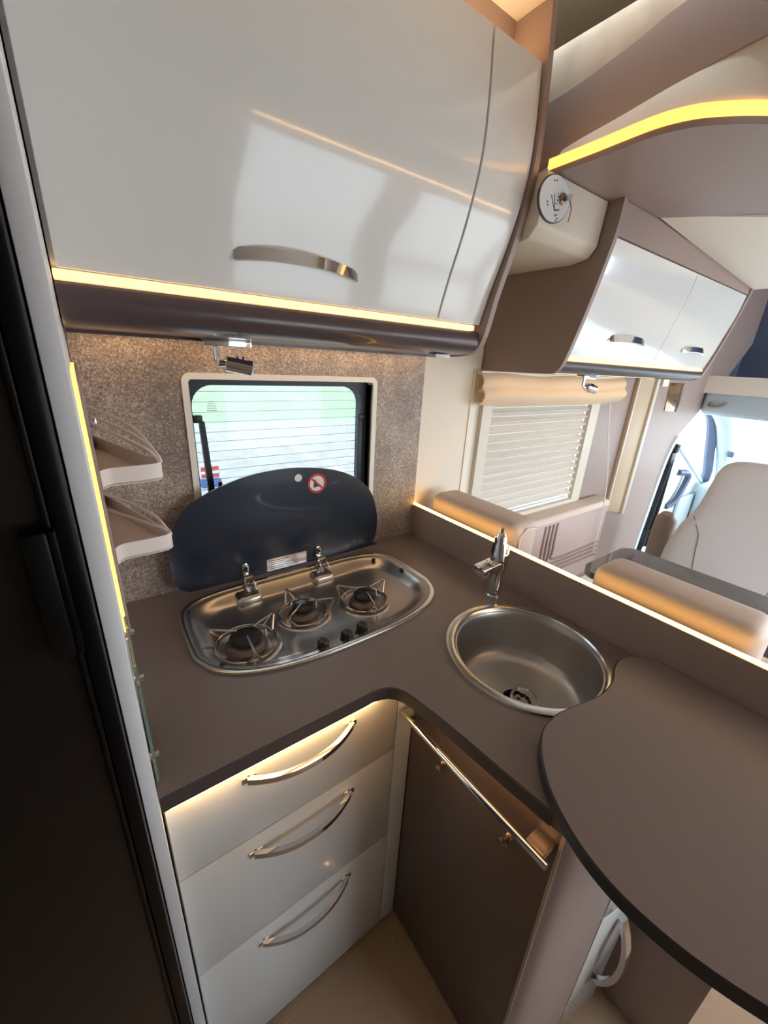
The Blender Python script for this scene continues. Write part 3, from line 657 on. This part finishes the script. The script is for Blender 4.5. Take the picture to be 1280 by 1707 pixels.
ky = cov(kx, kz, 0.003)[1]
MB().lathe([(0.0, 0), (0.0115, 0), (0.0115, 0.006), (0.008, 0.009), (0, 0.009)], 0, 0, 20).xf(T(kx, ky + 0.001, kz) @ RX(PI / 2)).build('key_cylinder', 'brass', bx)
MB().box(kx - 0.0018, kx + 0.0018, ky - 0.024, ky - 0.004, kz - 0.006, kz + 0.006, 0.0008).build('key', 'chrome_soft', bx)
MB().tube([(kx, ky - 0.02, kz - 0.005), (kx + 0.012, ky - 0.02, kz - 0.02), (kx + 0.008, ky - 0.02, kz - 0.045)], 0.0012, 6).build('key_string', 'brass', bx)

bed = thing('drop_down_bed', 'raised drop-down bed with curved light strip and brown underside above the dinette', 'bed', (0.9, -0.8, 1.89))
ledc = [(0.044, -0.325), (0.0425, -0.38), (0.040, -0.442), (0.036, -0.50), (0.035, -0.554), (0.046, -0.597), (0.069, -0.633), (0.121, -0.685), (0.20, -0.74), (0.32, -0.80), (0.46, -0.86), (0.70, -0.94)]
lcv = [(p.x, p.y) for p in catmull([(x, y, 0) for x, y in ledc], 5)]
under = lcv + [(0.915, -0.94), (0.731, -0.706), (0.637, -0.585), (0.535, -0.455), (0.483, -0.384), (0.2735, -0.384), (0.2735, -0.31)]
MB().plate(under, [], 1.886, 1.898).build('underside_panel', 'brown_trim', bed)
MB().extr([(0.482, -0.383, 1.8885), (1.43, -0.383, 1.832), (1.43, -1.6, 1.832), (0.915, -1.6, 1.863), (0.915, -0.94, 1.863), (0.731, -0.706, 1.8745), (0.637, -0.585, 1.880), (0.535, -0.455, 1.8865)], (0, 0, 0.04)).build('underside_lining', 'cream', bed)
mb = MB(); mb.sheet([[(x, y, 1.897) for x, y in lcv], [(x - 0.004, y, 1.901) for x, y in lcv], [(x - 0.003, y, 1.917) for x, y in lcv], [(x + 0.008, y, 1.919) for x, y in lcv], [(x + 0.008, y, 1.897) for x, y in lcv]], closed_v=True); mb.build('led_strip', 'led_bed', bed)
# cream cove between light strip and brown board
top = []; n = len(lcv)
bl = catmull([(0.084, -0.24, 1.918), (0.084, -0.298, 1.934), (0.083, -0.356, 1.948), (0.083, -0.455, 1.963), (0.083, -0.556, 1.980), (0.083, -0.668, 1.993), (0.083, -0.80, 2.002), (0.083, -1.0, 2.008), (0.083, -1.35, 2.01)], 6)
def at(c, t):
    i = t * (len(c) - 1); a = int(min(i, len(c) - 2)); f = i - a; return c[a].lerp(c[a + 1], f)
arcl = [0.0]
for a_, b_ in zip(lcv[:-1], lcv[1:]): arcl.append(arcl[-1] + math.hypot(b_[0] - a_[0], b_[1] - a_[1]))
def by_y(c, y):
    for p, q_ in zip(c[:-1], c[1:]):
        if q_.y <= y <= p.y: return p.lerp(q_, (p.y - y) / max(1e-9, p.y - q_.y))
    return c[-1]
t_ = [by_y(bl, -0.325 - l * 0.93) for l in arcl]
mb = MB(); mb.sheet([[(x + 0.006, y, 1.912) for x, y in lcv], [((x + 0.006) * 0.5 + p.x * 0.5, y * 0.5 + p.y * 0.5, 1.912 * 0.5 + p.z * 0.5) for (x, y), p in zip(lcv, t_)], [(p.x + 0.006, p.y, p.z + 0.01) for p in t_]]); mb.build('cove', 'cream', bed)
bu = catmull([(0.084, -0.24, 2.045), (0.083, -0.333, 2.052), (0.083, -0.394, 2.064), (0.083, -0.459, 2.077), (0.083, -0.528, 2.095), (0.083, -0.80, 2.13), (0.083, -1.0, 2.14), (0.083, -1.35, 2.14)], 6)
N2 = 30
mb = MB(); ys_ = [-0.241 - 1.1 * k / N2 for k in range(N2 + 1)]; lo_ = [by_y(bl, y) for y in ys_]; hi_ = [by_y(bu, y) for y in ys_]
rows = [[tuple(p) for p in lo_], [tuple(p) for p in hi_], [(p.x + 0.014, p.y, p.z) for p in hi_], [(p.x + 0.014, p.y, p.z) for p in lo_]]
mb.sheet(rows, closed_v=True); mb.build('side_board', 'brown_trim', bed)
mb = MB(); mb.box(0.097, 1.70, -1.5, -0.16, 2.005, 2.165, 0.035, 4); mb.build('mattress', 'mattress', bed)

# ================================================================== DINETTE overhead cabinet
dc = thing('dinette_cabinet', 'white gloss overhead cabinet with two doors above the dinette window', 'cabinet', (0.85, -0.15, 1.47))
f2 = catmull([(0, y, z) for y, z in [(-0.306, 1.521), (-0.325, 1.58), (-0.343, 1.65), (-0.364, 1.73), (-0.377, 1.808)]], 5)
b2 = offprof(f2, 0.018)
MB().extr([(0.285, p.y, p.z) for p in b2] + [(0.285, -0.003, 1.808), (0.285, -0.003, 1.50), (0.285, -0.28, 1.50)], (1.125, 0, 0)).build('body', 'white_satin', dc)
e2 = catmull([(0, y, z) for y, z in [(-0.007, 1.464), (-0.20, 1.466), (-0.27, 1.468), (-0.292, 1.475), (-0.306, 1.493), (-0.316, 1.52), (-0.347, 1.633), (-0.381, 1.791), (-0.388, 1.857), (-0.389, 1.886)]], 4)
for x in (0.275, 1.405): MB().extr([(x, p.y, min(p.z, 1.886 if x < 1 else 1.833)) for p in e2[:(None if x < 1 else -4)]] + [(x, -0.007, 1.886 if x < 1 else 1.833)], (0.016, 0, 0)).build('end_panel', 'brown_trim', dc, smooth=25)
for x0, x1, hx in ((0.297, 0.862, 0.597), (0.866, 1.402, 1.163)):
    dd = door_curved(x0, x1, dc, P=f2)
    bow(0.235 if hx < 1 else 0.225, 0.018, 0.020, 0.004, 20).xf(T(hx, -0.3245, 1.58) @ RX(math.radians(-14))).build('handle', 'chrome', dd)
v2 = catmull([(0, y, z) for y, z in [(-0.302, 1.506), (-0.306, 1.494), (-0.296, 1.479), (-0.27, 1.471), (-0.20, 1.469), (-0.007, 1.469)]], 4)
MB().extr([(0.2905, p.y, p.z) for p in v2] + [(0.2905, -0.007, 1.502), (0.2905, -0.25, 1.502)], (1.115, 0, 0)).build('valance', 'edge_brown', dc, smooth=50)
MB().box(0.2905, 1.39, -0.3075, -0.285, 1.507, 1.520, 0.002).build('led_strip', 'led_warm', dc)
MB().box(0.30, 1.39, -0.12, -0.10, 1.4675, 1.4695).build('under_light', 'led_slot', dc)
MB().extr([(0.2905, -0.379, 1.811), (1.43, -0.379, 1.811), (1.43, -0.379, 1.833), (0.2905, -0.379, 1.899)], (0, 0.02, 0)).build('top_fascia', 'brown_trim', dc)
spot((0.622, -0.20, 1.469), 'chrome swivel spotlight under the dinette overhead cabinet', 0.9)

# roman blind, cord, wall bits
rbd = thing('roman_blind', 'gathered beige fabric blind at the top of the dinette window', 'blind', (0.76, -0.03, 1.36))
for j, (za, zb, yo) in enumerate(((1.462, 1.392, 0.0), (1.415, 1.352, -0.012))):
    rows = []
    for k in range(9):
        t = k / 8; row = []
        for i in range(41):
            x = 0.245 + (1.285 - 0.245) * i / 40; u = i / 40
            sag = 0.012 * math.sin(PI * u) + 0.003 * math.sin(9 * u + j)
            y = -0.026 + yo - 0.020 * math.sin(PI * t) - 0.003 * math.sin(14 * u + 3 * t)
            row.append((x, y, za + (zb - za) * t - sag * t))
        rows.append(row)
    rows2 = [[(x, y + 0.004, z) for x, y, z in r] for r in rows[::-1]]
    mb = MB(); mb.sheet(rows + rows2, closed_v=True); mb.build('fold', 'blind_fabric', rbd)
MB().box(0.25, 1.28, -0.03, -0.006, 1.452, 1.464).build('head_rail', 'cream', rbd)
cd = [(1.124, -0.066, 1.352), (1.15, -0.080, 1.2), (1.20, -0.105, 0.98), (1.225, -0.112, 0.80), (1.235, -0.112, 0.56)]
mb = MB(); mb.tube(catmull(cd, 5), 0.0030, 6); tag(mb.build('pull_cord', 'rack_plastic'), 'thin beige pull cord hanging from the fabric blind', 'cord')
sm = thing('wall_mirror', 'small bronze mirror plate on the brown lining near the cab', 'mirror plate', (2.0, -0.01, 1.28))
MB().extr([(1.925, -0.006, 1.285), (2.10, -0.006, 1.275), (2.09, -0.006, 1.445), (1.905, -0.006, 1.445)], (0, -0.006, 0), 0.002).build('plate', 'bronze_mirror', sm)
MB().extr([(2.10, -0.006, 1.275), (2.115, -0.006, 1.275), (2.105, -0.006, 1.445), (2.09, -0.006, 1.445)], (0, -0.008, 0)).build('edge', 'chrome_soft', sm)
tag(MB().box(1.78, 1.86, -0.018, -0.005, 1.425, 1.475, 0.003).build('wall_switch', 'cream'), 'small cream switch on brown lining beside the bronze mirror plate', 'switch')

# bench cushions behind the half wall
def cushion(name, label, x0, x1, y0, y1, z0, z1, m='beige_leather', bev=0.03, cat='cushion', group=None):
    o = thing(name, label, cat, ((x0 + x1) / 2, (y0 + y1) / 2, z0), group)
    MB().box(x0, x1, y0, y1, z0, z1, bev, 4).build('pad', m, o, smooth=60)
    return o
bs = thing('bench', 'brown dinette bench base behind the half wall', 'bench', (0.3, -0.5, 0.0))
MB().box(0.024, 0.52, -0.97, -0.01, 0.0, 0.42, 0.004).build('base', 'brown_trim', bs)
cushion('bench_cushion', 'beige seat cushion on the dinette bench base', 0.03, 0.54, -0.96, -0.015, 0.421, 0.52)
c1 = cushion('back_cushion', 'beige headrest cushion by the wall behind the tap', 0.045, 0.170, -0.405, -0.045, 0.521, 1.060, bev=0.03)
MB().tube([(0.072, -0.4065, 0.56), (0.072, -0.4065, 1.02), (0.10, -0.4065, 1.042), (0.15, -0.4065, 1.035)], 0.003, 6).build('piping', 'rack_plastic', c1)
c2 = cushion('back_cushion', 'beige headrest cushion beside the aisle behind the worktop flap', 0.045, 0.170, -0.955, -0.632, 0.521, 1.047, bev=0.03)
sc_ = thing('side_cushion', 'mauve quilted side cushion with beige top below the slatted window', 'cushion', (0.95, -0.06, 0.42))
MB().box(0.60, 1.33, -0.092, -0.008, 0.42, 0.825, 0.012, 3).build('pad', 'mauve_fabric', sc_)
MB().extr([(0.60, -0.10, 0.815), (0.60, -0.085, 0.842), (0.60, -0.02, 0.852), (0.60, -0.008, 0.835), (0.60, -0.008, 0.81)], (0.73, 0, 0), 0.006, 2).build('top_roll', 'beige_leather', sc_)
for k in range(4):
    o_ = 0.035 * k
    MB().tube(catmull([(0.66 + o_ * 0.9 + 0.09, -0.0925, 0.80), (0.665 + o_ * 0.9 + 0.09, -0.0925, 0.66 - 0.0 + o_ * 0.6 - 0.06), (0.70 + o_ * 0.9 + 0.09, -0.0925, 0.60 + o_ * 0.6 - 0.06), (1.30, -0.0925, 0.585 + o_ * 0.75 - 0.06)], 5), 0.007, 8).build('quilt_seam', 'seam', sc_)
# dinette table
dt = thing('dinette_table', 'dark brown dinette table between bench and cab seat', 'table', (0.65, -0.72, 0.0))
MB().plate(rrect(0.545, 0.93, -1.08, -0.375, 0.06), [], 0.755, 0.78).build('table_top', 'table_gloss', dt)
MB().lathe([(0.0, 0), (0.10, 0), (0.10, 0.012), (0.035, 0.02), (0.035, 0.75), (0.07, 0.755), (0, 0.755)], 0.735, -0.72, 24).build('leg', 'chrome_soft', dt)

# ================================================================== CAB
cs = thing('cab_seat', 'grey-beige leather cab seat facing the dinette table', 'seat', (1.75, -0.62, 0.0))
hp = [(-0.30, 0.42), (-0.298, 0.52), (-0.312, 0.62), (-0.338, 0.72), (-0.372, 0.80), (-0.392, 0.86), (-0.408, 0.95), (-0.420, 1.03), (-0.438, 1.075), (-0.47, 1.098), (-0.53, 1.108), (-0.62, 1.112)]
prof = [(y, z) for y, z in hp] + [(-1.24 - y, z) for y, z in hp[-2::-1]]
pc_ = catmull([(1.64, y, z) for y, z in prof], 4)
cn = Vector((0, -0.62, 0.78))
def scl(s, x): return [(x, cn.y + (p.y - cn.y) * s, cn.z + (p.z - cn.z) * s) for p in pc_]
mb = MB(); mb.sheet([scl(0.55, 1.622), scl(0.80, 1.62), scl(0.93, 1.628), scl(0.985, 1.645), scl(1.0, 1.67), scl(1.0, 1.73), scl(0.97, 1.76), scl(0.9, 1.775)])
f_ = mb.bm.faces; mb.bm.verts.ensure_lookup_table(); n_ = len(pc_)
mb.bm.faces.new([mb.bm.verts[i] for i in range(n_)]); mb.bm.faces.new([mb.bm.verts[i] for i in range(7 * n_, 8 * n_)][::-1])
for r in range(7): mb.bm.faces.new((mb.bm.verts[r * n_], mb.bm.verts[(r + 1) * n_], mb.bm.verts[(r + 1) * n_ + n_ - 1], mb.bm.verts[r * n_ + n_ - 1]))
mb.build('backrest', 'seat_leather', cs, smooth=70)
for sgn in (1, -1):
    def sy_(y): return -0.62 + sgn * (y + 0.62)
    MB().tube(catmull([(1.625, sy_(-0.395), 0.80), (1.620, sy_(-0.43), 0.735), (1.620, sy_(-0.445), 0.70), (1.620, sy_(-0.455), 0.60), (1.622, sy_(-0.47), 0.48)], 5), 0.0022, 6).build('seam', 'thread', cs)
MB().box(1.30, 1.70, -0.86, -0.38, 0.36, 0.50, 0.04, 3).build('seat_pad', 'seat_leather', cs, smooth=60)
MB().box(1.36, 1.66, -0.80, -0.44, 0.0, 0.37, 0.01).build('seat_base', 'plastic_black', cs)
mb = MB(); mb.tube([(1.78, -0.235, 0.40), (1.78, -0.235, 0.60), (1.775, -0.237, 0.70), (1.76, -0.24, 0.735)], [0.055, 0.06, 0.055, 0.03], 20, flat=0.7); mb.build('armrest', 'arm_taupe', cs)
# cab door (in the side wall), window and pillar
cdo = sthing('door_1', (2.6, 0.03, 0.0), 'pale grey cab door with window')
YC = 0.03
sill = [(2.13, 1.16), (2.34, 1.05), (3.23, 0.62)]
MB().extr([(2.05, YC, 0.0), (3.5, YC, 0.0), (3.5, YC, 0.50), (3.24, YC, 0.62), (2.36, YC, 1.045), (2.20, YC, 1.14), (2.05, YC, 1.14)], (0, 0.04, 0), 0.006).build('door_panel', 'cab_light', cdo)
MB().tube([(2.25, YC - 0.008, 1.115), (2.38, YC - 0.008, 1.05), (3.2, YC - 0.008, 0.66)], 0.016, 8).build('sill_trim', 'cab_grey', cdo)
MB().tube(catmull([(2.60, YC - 0.004, 0.82), (2.72, YC - 0.03, 0.80), (2.72, YC - 0.03, 0.72), (2.62, YC - 0.03, 0.60), (2.55, YC - 0.004, 0.56)], 5), 0.022, 8).build('pull_handle', 'navy', cdo)
MB().box(2.75, 3.1, YC - 0.03, YC, 0.35, 0.60, 0.02, 3).build('door_pocket', 'cab_grey', cdo)
MB().box(2.10, 3.5, YC + 0.02, YC + 0.024, 0.6, 1.75).build('pane', 'pane', cdo)
mb = MB(); ap = catmull([(2.80, 0.02, 1.26), (2.88, 0.01, 1.20), (2.96, 0.0, 1.07), (3.05, 0.0, 0.92), (3.16, 0.005, 0.78), (3.22, 0.02, 0.66)], 5)
mb.tube(ap, 0.035, 10); mb.build('door_seal', 'navy', cdo)
apl = sthing('trim_4', (3.0, 0.0, 0.6), 'pale windscreen pillar')
MB().tube(catmull([(2.62, -0.02, 1.36), (2.88, -0.055, 1.22), (3.02, -0.075, 1.05), (3.16, -0.09, 0.85), (3.3, -0.1, 0.6)], 5), 0.055, 12).build('pillar_cover', 'cab_grey', apl)
MB().box(3.02, 3.06, -0.155, -0.12, 0.93, 0.97, 0.004).build('pillar_clip', 'navy', apl)
# belt column at the opening edge
tb = thing('seat_belt', 'black seat belt hanging along the cab door opening', 'seat belt', (2.2, -0.02, 0.2))
ed_ = [(2.03, -0.014, 0.15), (2.075, -0.014, 0.40), (2.115, -0.014, 0.70), (2.155, -0.014, 0.96), (2.20, -0.014, 1.07)]
struct(MB().tube(catmull([(2.085, 0.0, 0.25), (2.125, 0.0, 0.60), (2.165, 0.0, 0.9), (2.20, 0.0, 1.02), (2.26, 0.0, 1.11)], 5), 0.022, 8).build('trim_5', 'cab_light'), 'pale edge trim of the cab opening')
MB().tube([(2.20, 0.012, 0.22), (2.25, 0.012, 0.6), (2.29, 0.012, 0.93)], 0.028, 8, flat=0.4).build('strap', 'plastic_black', tb)
MB().tube([(2.30, 0.004, 0.30), (2.33, 0.004, 0.62), (2.315, 0.004, 0.95)], 0.018, 8, flat=0.4).build('strap', 'plastic_black', tb)
MB().box(2.27, 2.34, -0.01, 0.02, 0.92, 1.0, 0.01).build('guide', 'plastic_black', tb)
MB().tube([(2.32, 0.0, 1.0), (2.335, 0.0, 1.05)], 0.02, 10).build('anchor_bolt', 'plastic_black', tb)
MB().box(2.20, 2.30, -0.005, 0.022, 0.30, 0.44, 0.01).build('retractor', 'plastic_black', tb)
# windscreen side: header, dash, roof
struct(MB().extr([(2.50, -1.95, 1.25), (2.50, -0.01, 1.25), (2.50, -0.01, 1.40), (2.50, -1.95, 1.40)], (0.5, 0, 0.0), 0.03, 3).build('trim_6', 'cab_grey'), 'pale headliner above the windscreen')
struct(MB().extr([(2.48, -1.95, 1.39), (2.48, 0.0, 1.39), (2.48, 0.0, 1.50), (2.48, -1.95, 1.50)], (0.69, 0, 0.0)).build('trim_7', 'cream'), 'cream shelf edge over the cab')
struct(MB().box(3.16, 3.20, YO, 0.03, 1.38, 2.32).build('wall_right', 'navy'), 'dark recess over the cab')
struct(MB().box(3.0, 3.55, YO, 0.0, 0.0, 0.70, 0.05, 3).build('trim_8', 'cab_grey'), 'pale dashboard under the windscreen')
struct(MB().extr([(2.60, 0.026, 1.42), (3.2, 0.026, 1.42), (3.2, 0.026, 2.3), (2.60, 0.026, 2.3)], (0, 0.01, 0)).build('trim_9', 'navy'), 'dark side lining of the recess over the cab')
gh = thing('grab_handle', 'grey grab handle on the headliner above the windscreen', 'handle', (2.49, -0.08, 1.3))
MB().tube(catmull([(2.50, -0.06, 1.33), (2.47, -0.07, 1.31), (2.47, -0.13, 1.315), (2.50, -0.14, 1.335)], 5), 0.011, 8).build('grip', 'arm_taupe', gh)
ws = sthing('window_4', (3.3, -1.0, 0.7), 'windscreen')
MB().extr([(3.5, -1.95, 0.68), (3.5, -0.02, 0.68), (2.98, -0.02, 1.30), (2.98, -1.95, 1.30)], (0.006, 0, 0.004)).build('pane', 'pane', ws)

# ================================================================== OPPOSITE SIDE (seen in reflections)
oo = thing('opposite_cabinet', 'cream overhead cabinet on the opposite wall with light strip', 'cabinet', (0.85, -1.9, 1.66))
MB().box(-0.25, 1.95, YO + 0.002, YO + 0.32, 1.66, 1.88, 0.004).build('body', 'white_satin', oo)
MB().box(-0.12, 1.93, YO + 0.29, YO + 0.305, 1.648, 1.66).build('led_strip_offscreen', 'led_opp', oo)

# ================================================================== OUTSIDE
struct(MB().box(-60, 60, -60, 13.5, -0.82, -0.80).build('ground', 'gravel'), 'pale gravel yard outside')
struct(MB().box(-80, 80, 13.5, 120, -0.82, -0.80).build('ground_lawn', 'lawn'), 'mown lawn beyond the gravel')
sg = thing('barrier_board', 'red and white board with blue base on the gravel outside the window', 'board', (0.75, 6.42, -0.8))
MB().box(0.60, 0.90, 6.40, 6.44, -0.66, -0.38, 0.01).build('panel', 'white_print', sg)
for k in range(2): MB().box(0.60, 0.90, 6.385, 6.40, -0.63 + k * 0.13, -0.57 + k * 0.13).build('stripe', 'red_print', sg)
MB().box(0.58, 0.92, 6.32, 6.52, -0.80, -0.66, 0.02).build('base', 'blue_print', sg)
